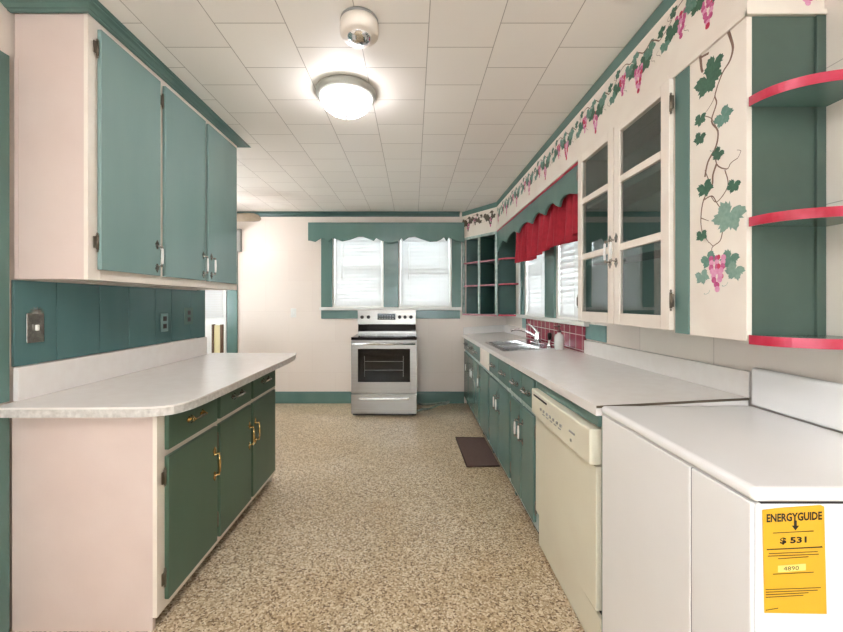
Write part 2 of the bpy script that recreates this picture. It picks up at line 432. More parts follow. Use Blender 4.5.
# right window casing
struct('trim_9', MB().box(XW-.018,XW-.001,3.222,3.458,1.182,2.15).box(XW-.018,XW-.001,4.125,4.24,1.182,2.15).box(XW-.018,XW-.001,2.66,2.758,1.182,2.15), 'teal', .003)
struct('trim_10', MB().box(XW-.045,XW-.001,2.60,4.42,1.148,1.18).box(XW-.022,XW-.001,4.242,4.30,1.182,2.15).box(XW-.022,XW-.001,2.60,2.655,1.182,2.15), 'wplas', .004)

# ------------------------------------------------------------------ valances
def PX(pts, s): return [((x-413)/s, H+(303-y)/s) for x,y in pts]
vb = [(309.6,240.5),(315,241.8),(321,238),(326,238.6),(328.5,241.8),(332,238.2),(336,239),(342,241.2),(350,239.5),(358,236.6),(363,236.6),(369,239),(373.5,240.8),(376,238),(380,240),(386,242),(391,242.6),(396,241.6),(400,240),(401.5,238),(403.5,240.8),(409,237.2),(415,236.6),(421,239),(430,241.6),(437,241.2),(441,239.5),(444,237.2),(446.5,241.4),(449,237.4),(456,241),(464.3,242.5)]
s = 380/4.87
pts = PX([(308,222.4),(464.3,222.4)] + vb[::-1] + [(308,240.5)], s)
t = thing('window_valance', (-.35,4.89,2.2), 'wide teal scalloped board valance over the two back windows', 'valance')
MB().prism(pts, 4.87, 4.888, lambda u,v,w:(u,w,v)).build('valance_board','teal',t,.002)
MB().box(-1.346,.638,4.888,YB-.002,2.328,2.342).box(-1.345,-1.33,4.888,YB-.002,2.13,2.327).build('mounting_board','teal',t)

kv = [(2.255,.647),(2.30,.66),(2.40,.69),(2.48,.70),(2.535,.69),(2.572,.65),(2.62,.67),(2.69,.71),(2.76,.712),(2.82,.69),(2.857,.66),(2.90,.68),(3.0,.715),(3.07,.71),(3.13,.69),(3.17,.66),(3.22,.68),(3.32,.708),(3.42,.708),(3.51,.69),(3.565,.657),(3.62,.675),(3.74,.705),(3.86,.70),(3.97,.67),(4.03,.64),(4.10,.665),(4.22,.69),(4.32,.665),(4.40,.62),(4.45,.60)]
t = thing('window_valance', (XF+.01,3.3,2.0), 'long teal scalloped board valance above the sink, over the red curtain', 'valance')
MB().prism([(2.232,SB-.002),(4.45,SB-.002)] + [(a,H+v) for a,v in kv[::-1]] + [(2.232,H+.645)], XF+.001, XF+.018, lambda u,v,w:(w,u,v)).build('valance_board','teal',t,.0015)
MB().box(XF-.004,XF+.0005,2.232,4.45,SB-.018,SB-.004).build('edge_bead','rededge',t,.001, label='faded red painted bead')
# red curtain
b = MB(); n = 420; zs = [2.10,2.02,1.97,1.93,1.86,1.79,1.735,1.722]
y0, y1 = 2.25, 3.86
fr = []
for j, z in enumerate(zs):
    k = (2.10-z)/.38; amp = .012+.026*k
    for i in range(n+1):
        u = i/n; y = y0+(y1-y0)*u
        ph = 2*PI*(y*8.6+.25*math.sin(y*9)+.12*math.sin(y*23+k))
        x = 1.045 + amp*math.sin(ph) + .008*math.sin(ph*.37+k*2) + .004*math.sin(ph*2.1+3*k)
        dz = (.012*math.sin(y*7.1)+.006*math.sin(ph))*k + (-.02*k if y > 3.3 else 0)
        fr.append((x, y+.006*k*math.sin(ph*1.3), z+dz+(.035*k if y<2.45 else 0)))
nn = n+1; L = len(zs)
vs = fr + [(x+.002,y,z) for x,y,z in fr]; fs = []; o2 = nn*L
for j in range(L-1):
    for i in range(n):
        a = j*nn+i; fs.append((a,a+1,a+nn+1,a+nn)); fs.append((o2+a+nn,o2+a+nn+1,o2+a+1,o2+a))
for i in range(n): a = (L-1)*nn+i; fs.append((a,a+1,o2+a+1,o2+a))
b.add(vs, fs, 0, True)
t = thing('curtain', (1.05,3.05,2.0), 'short red ruffled curtain hanging over the sink windows', 'curtain')
b.build('cloth','red',t)
MB().tube([(1.045,2.235,2.06),(1.045,4.2,2.06)], .006, 8).build('curtain_rod','wplas',t)

# ------------------------------------------------------------------ handle meshes
def pull_mesh(L, m1, m2, name):
    """arched pull with finials along z, standing off towards +x"""
    b = MB(); h = L/2
    b.tube(smooth_path([(0,0,-h*.62),(.018,0,-h*.6),(.026,0,-h*.45),(.027,0,0),(.026,0,h*.45),(.018,0,h*.6),(0,0,h*.62)],4), .0032, 8, 0)
    b.lathe([(.0005,-h*.5),(.005,-h*.46),(.006,-h*.2),(.0068,0),(.006,h*.2),(.005,h*.46),(.0005,h*.5)], (.027,0,0), 12, 1)
    for s in (-1,1):
        b.prism([(0,s*h),(.005,s*h*.9),(.015,s*h*.74),(.006,s*h*.6),(.008,s*h*.5),(0,s*h*.44),(-.008,s*h*.5),(-.006,s*h*.6),(-.015,s*h*.74),(-.005,s*h*.9)], 0.0, .0025, lambda u,v,w:(w,u,v), 0)
        b.tube([(.004,-.018,s*h*.6),(.02,-.006,s*h*.6),(.024,0,s*h*.6),(.02,.006,s*h*.6),(.004,.018,s*h*.6)], .0024, 6, 0)
        b.lathe([(.0005,-.006),(.005,-.003),(.006,0),(.005,.003),(.0005,.006)], (.024,0,s*h*.6), 10, 0)
    return b.mesh(name, [m1, m2])
PB = pull_mesh(.175,'brass','brass','brass_pull'); PP = pull_mesh(.165,'pewter','wplas','pewter_pull'); PC = pull_mesh(.15,'pewter','chrome','drawer_pull'); PBD = pull_mesh(.15,'brass','pewter','drawer_pull_brass')
def hinge_mesh():
    b = MB(); b.lathe([(.0001,-.03),(.005,-.03),(.005,.03),(.0001,.03)], (0,0,0), 10)
    b.lathe([(.0001,.03),(.003,.032),(.004,.037),(.0001,.042)], (0,0,0), 8); b.lathe([(.0001,-.042),(.004,-.037),(.003,-.032),(.0001,-.03)], (0,0,0), 8)
    b.box(-.0025,.0015,-.018,.014,-.024,.024); return b.mesh('hinge','hinge')
HG = hinge_mesh()
RL = (0,0,0); RR = (0,0,PI)       # left-side units open towards +x, right-side towards -x

# ------------------------------------------------------------------ left wall cabinet
t = thing('wall_cabinet', (-1.46,2.18,1.405), 'teal three-door wall cabinet with cream frame, hung above the left worktop', 'cabinet')
FX = -1.31; Y0, Y1 = 1.532, 2.828; ZB = 1.405
MB().box(XL+.013,FX-.018,Y0+.001,Y0+.019,ZB+.001,2.476).box(XL+.013,XL+.03,Y0-.001,Y0+.001,ZB+.002,2.30).build('side_panel','pink',t,.001,label='pinkish cream side panel')
MB().box(XL+.013,FX-.018,Y1-.02,Y1-.001,ZB+.001,2.476).box(XL+.013,FX-.018,Y0+.019,Y1-.02,ZB+.012,ZB+.028).box(XL+.013,FX-.018,Y0+.02,Y1-.02,2.42,2.44).box(XL+.013,XL+.02,Y0+.02,Y1-.02,ZB+.03,2.42).build('carcass','cream',t)
dr = [(1.574,1.946),(1.984,2.37),(2.402,2.785)]
b = MB().box(FX-.018,FX,Y0,1.592,ZB,2.477).box(FX-.018,FX,1.93,2.0,ZB,2.477).box(FX-.018,FX,2.36,2.412,ZB,2.477).box(FX-.018,FX,2.77,Y1,ZB,2.477)
for a,c in ((1.592,1.93),(2.0,2.36),(2.412,2.77)): b.box(FX-.018,FX,a,c,ZB,1.465).box(FX-.018,FX,a,c,2.44,2.477)
b.build('face_frame','cream',t,.001)
for i,(a,c) in enumerate(dr):
    d = MB().box(FX+.001,FX+.019,a,c,1.448,2.444).build('door','tealup',t,.003)
    hy = c-.03 if i < 2 else a+.03
    place('door_handle', PP, d, (FX+.0195,hy,1.545), RL)
    for hz in (1.56,2.36): place('hinge', HG, d, (FX+.008, (a-.006 if i<2 else c+.006), hz))
struct('trim_11', crown([(XL+.001,Y0-.002),(FX+.001,Y0-.002),(FX+.001,Y1+.002),(XL+.001,Y1+.002)], CE-.001, .022, .072, 'c', -1), 'teal')

# ------------------------------------------------------------------ left base cabinet
t = thing('base_cabinet', (-1.3,2.17,0), 'green three-door base cabinet with brass pulls under the left worktop', 'cabinet')
BX = -1.02; Y0, Y1 = 1.514, 2.812
MB().box(XL+.021,BX-.018,Y0+.001,Y0+.019,.0,.868).build('side_panel','pink',t,.001,label='pinkish cream end panel')
MB().box(XL+.021,BX-.018,Y1-.02,Y1-.001,.0,.868).box(XL+.021,BX-.02,Y0+.02,Y1-.02,.09,.11).box(XL+.021,BX-.02,Y0+.02,Y1-.02,.85,.868).box(XL+.021,XL+.03,Y0+.02,Y1-.02,.11,.85).build('carcass','cream',t)
MB().box(BX-.075,BX-.06,Y0+.02,Y1-.02,.0,.088).build('toe_kick','kick',t,label='dark brown recessed toe kick')
db = [(1.557,1.945),(1.975,2.353),(2.38,2.765)]
b = MB().box(BX-.018,BX,Y0,1.578,.055,.872).box(BX-.018,BX,1.93,1.99,.055,.872).box(BX-.018,BX,2.34,2.395,.055,.872).box(BX-.018,BX,2.75,Y1,.055,.872)
for a,c in ((1.578,1.93),(1.99,2.34),(2.395,2.75)): b.box(BX-.018,BX,a,c,.055,.115).box(BX-.018,BX,a,c,.67,.73).box(BX-.018,BX,a,c,.855,.872)
b.build('face_frame','cream',t,.001)
for i,(a,c) in enumerate(db):
    d = MB().box(BX+.001,BX+.019,a,c,.095,.682).build('door','green',t,.003)
    hy = c-.03 if i < 2 else a+.03
    place('door_handle', PB, d, (BX+.0195,hy,.50), RL)
    for hz in (.19,.6): place('hinge', HG, d, (BX+.008, (a-.006 if i<2 else c+.006), hz))
    d = MB().box(BX+.001,BX+.019,a,c,.708,.862).build('drawer','green',t,.003)
    place('drawer_handle', PBD if i==0 else PC, d, (BX+.0195,(a+c)/2,.79), (PI/2,0,0))
# worktop, rounded
t = thing('worktop', (-1.3,2.2,.88), 'white laminate worktop with rounded corner along the left wall', 'worktop')
op = [(-1.598,1.434),(-1.05,1.443),(-1.0,1.45),(-.96,1.463),(-.93,1.485),(-.912,1.52),(-.90,1.57),(-.893,1.65),(-.89,1.80),(-.89,2.75),(-.9,2.9),(-.92,3.04),(-1.598,3.04),(-1.598,2.958),(-1.61,2.958),(-1.61,2.5),(-1.598,2.5)]
op = [(-1.598,1.434),(-1.05,1.443),(-1.0,1.45),(-.96,1.463),(-.93,1.485),(-.912,1.52),(-.90,1.57),(-.893,1.65),(-.89,1.80),(-.89,2.75),(-.9,2.9),(-.925,3.02),(-1.598,3.02)]
MB().prism(op, .906, .914, lambda u,v,w:(u,v,w)).build('laminate_top','lam',t,.0015)
op2 = [(x-(.004 if x>-1.5 else 0), min(max(y,1.438),3.016)) for x,y in op]
MB().prism(op2, .875, .9055, lambda u,v,w:(u,v,w)).build('edge_band','lamedge',t,label='grey speckled laminate edge')
MB().box(-1.606,-1.585,1.525,2.925,.915,1.05).build('backsplash','lam',t,.002)

# outlets on the left wall
def outlet(name, pos, normal, kind, label, cat, mt='wplas', size=(.072,.118), group=None):
    t = thing(name, pos, label, cat, group); x,y,z = pos; w,h = size[0]/2, size[1]/2
    def bx(b,u0,u1,d0,d1,z0,z1,mi=0):
        if normal == '+x': b.box(x+d0,x+d1,y+u0,y+u1,z+z0,z+z1,mi)
        elif normal == '-x': b.box(x-d1,x-d0,y+u0,y+u1,z+z0,z+z1,mi)
        else: b.box(x+u0,x+u1,y-d1,y-d0,z+z0,z+z1,mi)
    b = MB(); bx(b,-w,w,.001,.007,-h,h); b.build('cover_plate',mt,t,.0025)
    if kind == 'switch':
        b = MB(); bx(b,-.006,.006,.008,.018,-.012,.012); b.build('toggle','wplas',t,.002)
    else:
        for s in (-1,1):
            b = MB(); bx(b,-.017,.017,.0075,.010,s*.024-.015,s*.024+.015); r = b.build('receptacle','wplas' if kind=='white' else 'black',t,.004)
            b = MB(); bx(b,-.009,-.006,.0102,.011,s*.024-.005,s*.024+.008); bx(b,.005,.008,.0102,.011,s*.024-.005,s*.024+.008); b.build('slots','dark',r)
    return t
o = outlet('light_switch', (XL+.0125,1.613,1.205), '+x', 'switch', 'ornate pewter switch plate on teal wall nearest the end of the cabinet', 'switch', 'pewter', (.075,.125))
b = MB(); x0 = XL+.0195
for k in range(7):
    a = PI*(k+.5)/7; b.tube(smooth_path([(x0+.002,1.613,1.268),(x0+.006,1.613+.018*math.cos(a),1.268+.014*math.sin(a)),(x0+.004,1.613+.034*math.cos(a),1.268+.026*math.sin(a))],3), [.004,.004,.0035,.003,.002,.0015,.001], 6)
b.lathe([(.0005,-.004),(.006,0),(.0005,.004)], (x0+.004,1.613,1.266), 10)
b.build('cast_ornament','pewter',o)
outlet('wall_outlet', (XL+.0125,2.45,1.185), '+x', 'dark', 'dark-socketed outlet on teal planks, middle of the left wall plates', 'outlet', 'paleteal')
outlet('wall_outlet', (XL+.0125,2.715,1.217), '+x', 'dark', 'wide teal-painted outlet plate nearest the end of the left wall', 'outlet', 'teal', (.1,.12))
outlet('light_switch', (-1.565,YB-.001,1.18), '-y', 'switch', 'white toggle switch on the cream back wall left of the stove', 'switch', 'wplas', (.072,.118))

# ------------------------------------------------------------------ beyond the left wall
t = bpy.data.objects.new('door_1', None); col.objects.link(t); t.location = (-2.82,YB-.03,0); t['kind'] = 'structure'
MB().box(-3.19,-2.431,YB-.04,YB-.002,.005,2.05).build('door_slab','wplas',t,.003)
b = MB()
for k in range(22): b.box(-3.05,-2.475,YB-.056,YB-.048,1.16+k*.022,1.16+k*.022+.015)
b.box(-3.06,-2.465,YB-.06,YB-.041,1.635,1.67).box(-3.06,-2.465,YB-.06,YB-.046,1.13,1.15)
b.build('door_blind','blind',t)
MB().lathe([(.0005,-.06),(.024,-.055),(.028,-.04),(.012,-.03),(.012,0)],(-2.47,YB-.041,.95),16,axis='y').build('door_knob','brass',t)
struct('trim_12', MB().box(-2.428,-2.295,YB-.025,YB-.001,0,2.15).box(-3.3,-2.43,YB-.025,YB-.001,2.055,2.15).box(-3.3,-3.195,YB-.025,YB-.001,0,2.054),'teal',.003)
tag(MB().box(-2.345,-2.24,YB-.05,YB-.002,1.98,2.275).box(-2.335,-2.25,YB-.056,YB-.051,2.0,2.255).build('chime_box','greybox',None,.004),'grey box fixed to the back wall beside the wall cabinet','box')
t = thing('folded_board', (-2.36,4.62,0), 'yellowed upright board with brown edges standing in front of the white door', 'board')
MB().box(-2.41,-2.335,4.60,4.63,0,1.04).build('panel','cardb',t,.004)
MB().box(-2.334,-2.31,4.59,4.64,0,1.05).box(-2.435,-2.411,4.59,4.64,0,1.05).build('edge_strip','wood',t,.004)
t = thing('ceiling_fan', (-2.28,4.1,CE), 'ceiling fan in the dining end, one pale blade tip past the wall cabinet', 'fan')
MB().lathe([(.0005,0),(.065,-.001),(.06,-.03),(.02,-.05),(.013,-.06),(.013,-.2),(.03,-.2),(.09,-.215),(.1,-.24),(.1,-.29),(.06,-.315),(.0005,-.32)],(-2.28,4.1,CE-.001),24).build('motor_housing','brass',t)
MB().lathe([(.05,-.32),(.11,-.34),(.12,-.38),(.09,-.43),(.0005,-.45)],(-2.28,4.1,CE),24).build('lamp_shade','frostd',t)
for k in range(4):
    a = 2*PI*k/4 - .06; ca, sa = math.cos(a), math.sin(a)
    P = [(.18,-.05),(.35,-.06),(.55,-.068),(.61,-.06),(.645,-.03),(.65,0),(.645,.03),(.61,.06),(.55,.068),(.35,.06),(.18,.05)]
    f = lambda u,v,w: (-2.28+u*ca-v*sa, 4.1+u*sa+v*ca, 2.222+w-v*.42)
    bl = MB().prism(P,0,.008,f).build('fan_blade','fanb',t)
    MB().prism([(.08,-.015),(.22,-.025),(.22,.025),(.08,.015)],-.005,-.001,f).build('blade_arm','brass',bl)

# ------------------------------------------------------------------ right worktop heights (old floor sags)
def zt(x, y):
    u = (x-.65)/(XW-.65); v = (y-1.345)/(YB-1.345)
    return (.944*(1-u)+.974*u)*(1-v) + (.897*(1-u)+.935*u)*v
EX = .652; yA, yZ = 1.352, YB-.003
def slab(b, x0,x1,y0,y1,d0,d1,mi=0):
    c = [(x0,y0),(x1,y0),(x1,y1),(x0,y1)]
    b.hexa([(x,y,zt(x,y)+d0) for x,y in c],[(x,y,zt(x,y)+d1) for x,y in c],mi); return b
SX0,SX1,SY0,SY1 = .725,1.135,3.0,3.78
t = thing('worktop', (.95,3.1,.9), 'long white laminate worktop with inset sink along the right wall', 'worktop')
b = MB()
for x0,x1,y0,y1 in ((EX,XW-.022,yA,SY0),(EX,SX0,SY0,SY1),(SX1,XW-.022,SY0,SY1),(EX,XW-.022,SY1,yZ)): slab(b,x0,x1,y0,y1,-.036,0)
b.build('laminate_top','lam',t)
WT = t
for q in ((XW-.021, XW-.002, yA, 2.655, 0.0, .092),(XW-.021, XW-.002, 4.05, yZ, 0.0, .092),(.66, XW-.022, YB-.02, yZ+.001, .001, .092)): slab(MB(),*q).build('backsplash','lam',t,.001)
b = MB(); slab(b, EX, XW-.022, yA-.003, yA-.0005, -.008, .0005); b.build('end_strip','hinge',t,label='dark metal end strip')
# red tile and patch
struct('trim_13', MB().add([], []).hexa([(XW-.012,2.66,zt(XW-.01,2.66)+.001),(XW-.001,2.66,zt(XW,2.66)+.001),(XW-.001,4.04,zt(XW,4.04)+.001),(XW-.012,4.04,zt(XW,4.04)+.001)],[(XW-.012,2.66,1.146),(XW-.001,2.66,1.146),(XW-.001,4.04,1.146),(XW-.012,4.04,1.146)]),'tile')
struct('trim_14', MB().box(XW-.01,XW-.001,2.38,2.655,1.062,1.165),'paleteal',.001)
struct('trim_15', MB().box(XW-.01,XW-.001,4.06,4.2,1.035,1.146),'paleteal',.001)

# sink
t = thing('sink', (.93,3.39,.9), 'double-bowl stainless steel sink set into the right worktop', 'sink')
def zs_(x,y,d): return (x,y,zt(x,y)+d)
b = MB(); rim = [(SX0-.02,SX1+.02,SY0-.02,SY1+.02)]
xs = [SX0-.018,SX0+.02,1.02,SX1+.03]; ys = [SY0-.018,SY0+.025,3.375,3.405,SY1-.025,SY1+.018]
for x0,x1,y0,y1 in ((xs[0],xs[1],ys[0],ys[5]),(xs[2],xs[3],ys[0],ys[5]),(xs[1],xs[2],ys[0],ys[1]),(xs[1],xs[2],ys[2],ys[3]),(xs[1],xs[2],ys[4],ys[5])): slab(b,x0,x1,y0,y1,.001,.007)
b.build('rim','steelv',t,.0015)
for y0,y1 in ((ys[1],ys[2]),(ys[3],ys[4])):
    b = MB(); x0,x1 = xs[1],xs[2]; c = [(x0,y0),(x1,y0),(x1,y1),(x0,y1)]; q = .025
    top = [zs_(x,y,.004) for x,y in c]; ci = [(x0+q,y0+q),(x1-q,y0+q),(x1-q,y1-q),(x0+q,y1-q)]
    mid = [(x,y,.79) for x,y in [(x0+.008,y0+.008),(x1-.008,y0+.008),(x1-.008,y1-.008),(x0+.008,y1-.008)]]; bot = [(x,y,.765) for x,y in ci]
    vs = top+mid+bot; fs = []
    for l in (0,4):
        for i in range(4): j=(i+1)%4; fs.append((l+i,l+j,l+4+j,l+4+i))
    fs.append((8,9,10,11)); b.add(vs,fs,0,False)
    bo = b.build('bowl','steelv',t); so = bo.modifiers.new('s','SOLIDIFY'); so.thickness = .0015; so.offset = 0
    MB().lathe([(.0005,.0),(.03,.001),(.042,.004),(.044,.001)],((x0+x1)/2,(y0+y1)/2,.7665),20).build('drain','chrome',bo)
# faucet
fx, fy = 1.095, 3.34; fz = zt(fx,fy)+.0075
t = thing('faucet', (fx,fy,fz), 'chrome lever faucet with long spout behind the sink', 'faucet')
MB().prism([(fx-.028,fy-.115),(fx+.022,fy-.115),(fx+.028,fy-.09),(fx+.028,fy+.09),(fx+.022,fy+.115),(fx-.028,fy+.115)], fz+.0003, fz+.014, lambda u,v,w:(u,v,w)).build('base_plate','chrome',t,.004)
MB().lathe([(.0005,.0),(.028,.0),(.027,.03),(.024,.06),(.024,.075),(.02,.088),(.0005,.095)],(fx,fy,fz+.0145),20).build('body','chrome',t)
MB().tube(smooth_path([(fx-.015,fy,fz+.06),(fx-.07,fy+.02,fz+.095),(fx-.14,fy+.05,fz+.118),(fx-.19,fy+.07,fz+.12),(fx-.215,fy+.08,fz+.108)],5), .0115, 12).build('spout','chrome',t)
MB().tube(smooth_path([(fx,fy,fz+.1),(fx-.02,fy+.03,fz+.13),(fx-.05,fy+.1,fz+.165)],5), [.012]*3+[.01]*3+[.007]*5, 10).build('lever','chrome',t)
sx_, sy_ = 1.11,3.09; szz = zt(sx_,sy_)+.0075
t = thing('side_sprayer', (sx_,sy_,szz), 'black-headed side sprayer standing between faucet and soap bottle', 'sprayer')
MB().lathe([(.0005,0),(.022,0),(.02,.012),(.013,.02),(.012,.05),(.0005,.052)],(sx_,sy_,szz+.0003),16).build('holder','chrome',t)
MB().lathe([(.0005,.0),(.012,0),(.016,.03),(.015,.055),(.0005,.06)],(sx_,sy_,szz+.053),16).build('spray_head','black',t)
bx_, by_ = 1.115,2.90; bz = zt(bx_,by_)
t = thing('soap_dispenser', (bx_,by_,bz), 'white soap pump bottle with maroon top on the worktop by the sink', 'soap bottle')
MB().lathe([(.0005,0),(.03,0),(.034,.006),(.034,.095),(.03,.112),(.016,.122),(.014,.13),(.0005,.131)],(bx_,by_,bz+.003),24).build('bottle','soap',t)
b = MB().lathe([(.0005,0),(.016,0),(.016,.014),(.006,.018),(.005,.04),(.012,.042),(.012,.052),(.0005,.054)],(bx_,by_,bz+.1345),16)
b.tube([(bx_,by_,bz+.182),(bx_-.035,by_+.02,bz+.18)],.005,8); b.build('pump','maroon',t)

# ------------------------------------------------------------------ right base cabinets
RX = .682
def base_unit(y0,y1,cols,front,label,handles,group=None):
    """cols: list of (a,c) door spans; front: per column 'drawer'/'panel'"""
    t = thing('base_cabinet', (.95,(y0+y1)/2,0), label, 'cabinet', group)
    zf = lambda y: zt(RX,y)-.038
    c0 = y0+.001; c1 = y1-.001
    b = MB()
    for a,c in ((c0,c0+.016),(c1-.016,c1)):
        b.hexa([(RX+.019,a,0),(XW-.03,a,0),(XW-.03,c,0),(RX+.019,c,0)],[(RX+.019,a,zf(a)),(XW-.03,a,zf(a)),(XW-.03,c,zf(c)),(RX+.019,c,zf(c))])
    b.box(RX+.019,XW-.03,c0+.016,c1-.016,.1,.116).box(XW-.04,XW-.03,c0+.016,c1-.016,.116,.72)
    b.build('carcass','tealdark',t)
    MB().box(RX+.03,RX+.045,c0+.02,c1-.02,0,.098).build('toe_kick','kick',t,label='dark toe kick')
    b = MB(); ed = [c0]+[v for a,c in cols for v in (a+.012,c-.012)]+[c1]
    for k in range(0,len(ed),2):
        a,c = ed[k],ed[k+1]
        b.hexa([(RX,a,.06),(RX+.018,a,.06),(RX+.018,c,.06),(RX,c,.06)],[(RX,a,zf(a)),(RX+.018,a,zf(a)),(RX+.018,c,zf(c)),(RX,c,zf(c))])
    for a,c in cols:
        b.box(RX,RX+.018,a+.012,c-.012,.06,.118).box(RX,RX+.018,a+.012,c-.012,.678,.722)
        b.hexa([(RX,a+.012,zf(a)-.03),(RX+.018,a+.012,zf(a)-.03),(RX+.018,c-.012,zf(c)-.03),(RX,c-.012,zf(c)-.03)],[(RX,a+.012,zf(a)),(RX+.018,a+.012,zf(a)),(RX+.018,c-.012,zf(c)),(RX,c-.012,zf(c))])
    b.build('face_frame','worn',t,.0008,label='worn pale face frame')
    for (a,c),fr_,hs in zip(cols,front,handles):
        a += .004; c -= .004
        d = MB().box(RX-.019,RX-.001,a,c,.1,.682).build('door','teal',t,.003)
        if hs: place('door_handle', PP if hs>0 or True else PB, d, (RX-.0195,(a+.03 if hs<0 else c-.03),.53), RR)
        for hz in (.18,.6): place('hinge', HG, d, (RX-.008,(c+.005 if hs<0 else a-.005),hz), RR)
        zt_ = min(zf(a),zf(c))-.01
        if fr_ == 'drawer':
            d = MB().box(RX-.019,RX-.001,a,c,.72,zt_).build('drawer','teal',t,.003)
            place('drawer_handle', PC, d, (RX-.0195,(a+c)/2,.795), (PI/2,0,PI))
    if front[0] == 'panel':
        MB().box(RX-.016,RX-.001,cols[0][0],cols[-1][1],.712,min(zf(y0),zf(y1))-.006).build('false_front','cream',t,.002,label='plain cream false front')
    return t
base_unit(2.075,2.60,[(2.092,2.33),(2.343,2.58)],['drawer']*2,'teal base cabinet next to the dishwasher with two narrow doors and drawers',[1,-1])
base_unit(2.60,3.33,[(2.62,2.955),(2.968,3.31)],['drawer']*2,'teal base cabinet second from the dishwasher, two drawers, beside the brown mat',[1,-1])
base_unit(3.33,3.80,[(3.35,3.78)],['panel'],'teal single-door base cabinet with plain cream front under the sink end',[1])
base_unit(3.80,4.955,[(3.82,4.18),(4.195,4.56),(4.575,4.94)],['drawer']*3,'teal base cabinet in the far right corner against the back wall',[1,-1,-1])
# teal end panel between dishwasher and the front appliance
t = thing('end_panel', (.9,1.36,0), 'teal painted end panel standing between the dishwasher and the big white appliance', 'panel')
a,c = 1.353,1.370
MB().hexa([(RX-.002,a,0),(XW-.03,a,0),(XW-.03,c,0),(RX-.002,c,0)],[(RX-.002,a,zt(RX,a)-.038),(XW-.03,a,zt(XW,a)-.038),(XW-.03,c,zt(XW,c)-.038),(RX-.002,c,zt(RX,c)-.038)]).build('panel_board','teal',t)
a,c = 1.373,2.071
MB().hexa([(RX-.012,a,.862),(RX+.008,a,.862),(RX+.008,c,.845),(RX-.012,c,.845)],[(RX-.012,a,zt(RX,a)-.038),(RX+.008,a,zt(RX,a)-.038),(RX+.008,c,zt(RX,c)-.038),(RX-.012,c,zt(RX,c)-.038)]).build('apron_rail','teal',WT,label='teal rail above the dishwasher')
# dishwasher
t = thing('dishwasher', (.9,1.72,0), 'almond dishwasher with control panel in the right cabinet run', 'dishwasher')
dy0, dy1 = 1.376, 2.05
MB().box(RX+.031,XW-.06,dy0+.005,dy1-.005,.02,.84).build('body','almondd',t)
# door with slight bow
def bow(n,y0,y1,x,d):
    return [(x-d*math.sin(PI*k/n), y0+(y1-y0)*k/n) for k in range(n+1)]
p = bow(12,dy0,dy1,RX-.02,.006)
MB().prism(p+[(RX+.01,dy1),(RX+.01,dy0)], .195, .715, lambda u,v,w:(u,v,w), smooth=False).build('door','almond',t,.002)
p = bow(12,dy0,dy1,RX-.042,.006)
cp = MB().prism(p+[(RX+.01,dy1),(RX+.01,dy0)], .722, .852, lambda u,v,w:(u,v,w)).build('control_panel','almond',t,.006)
MB().box(RX-.051,RX-.0485,1.80,1.99,.826,.834).build('latch_slot','dark',cp,label='dark latch slot')
for k in range(7): MB().box(RX-.0525,RX-.048,1.62+k*.042,1.62+k*.042+.016,.778,.79).build('push_button','greybox',cp,.001)
b = MB().box(RX-.0512,RX-.048,1.49,1.54,.79,.797).box(RX-.051,RX-.048,1.52,1.53,.755,.765)
for k in range(5): b.box(RX-.0508,RX-.048,1.63+k*.05,1.655+k*.05,.765,.769)
b.build('printed_marks','greybox',cp)
MB().box(RX+.012,RX+.03,dy0,dy1,.155,.19).build('door_gap_shade','dark',t)  # dark strip painted as the shade below the door
MB().box(RX-.004,RX+.011,dy0,dy1,.012,.165).build('kick_panel','almond',t,.003)

# ------------------------------------------------------------------ white appliance in the foreground
ang = 0
wx, wy = .66, .735
t = thing('laundry_machine', (wx,wy,0), 'large white appliance with yellow energy label at the front end of the worktop', 'appliance')
WY = .605; WD = .535
def loc_build(mb, name, mats, parent, bevel=0, label=None):
    o = bpy.data.objects.new(name, mb.mesh(name, mats)); col.objects.link(o); o.parent = parent
    if bevel:
        m_ = o.modifiers.new('b','BEVEL'); m_.width = bevel; m_.segments = 4; m_.limit_method = 'ANGLE'; m_.angle_limit = .6
    if label: o['label'] = label
    return o
loc_build(MB().box(.012,WD,.006,WY-.004,.02,.9185),'cabinet_body','white',t,.005)
loc_build(MB().box(.003,.0115,.01,.172,.06,.918),'front_panel','white',t,.004)
loc_build(MB().box(.003,.0115,.175,WY-.006,.06,.918),'front_panel','white',t,.004)
loc_build(MB().box(.006,.0118,.1722,.1748,.06,.916),'seam_shade','dark',t)  # solid dark strip painted as shade inside the white panel seam
loc_build(MB().box(.0,WD,.0,WY,.921,.95),'top','white',t,.013)
loc_build(MB().box(.02,WD-.005,.008,WY-.01,.912,.922),'shadow_gap','dark',t)  # solid dark band standing in for the shade under the top
loc_build(MB().box(WD-.012,WD+.014,.004,WY-.004,.9505,1.085),'backguard','white',t,.012)
for sx,sy in ((.05,.05),(.05,.55),(.48,.05),(.48,.55)): loc_build(MB().lathe([(.0005,0),(.022,0),(.022,.012),(.01,.02),(.0005,.021)],(sx,sy,0),14),'foot','black',t)
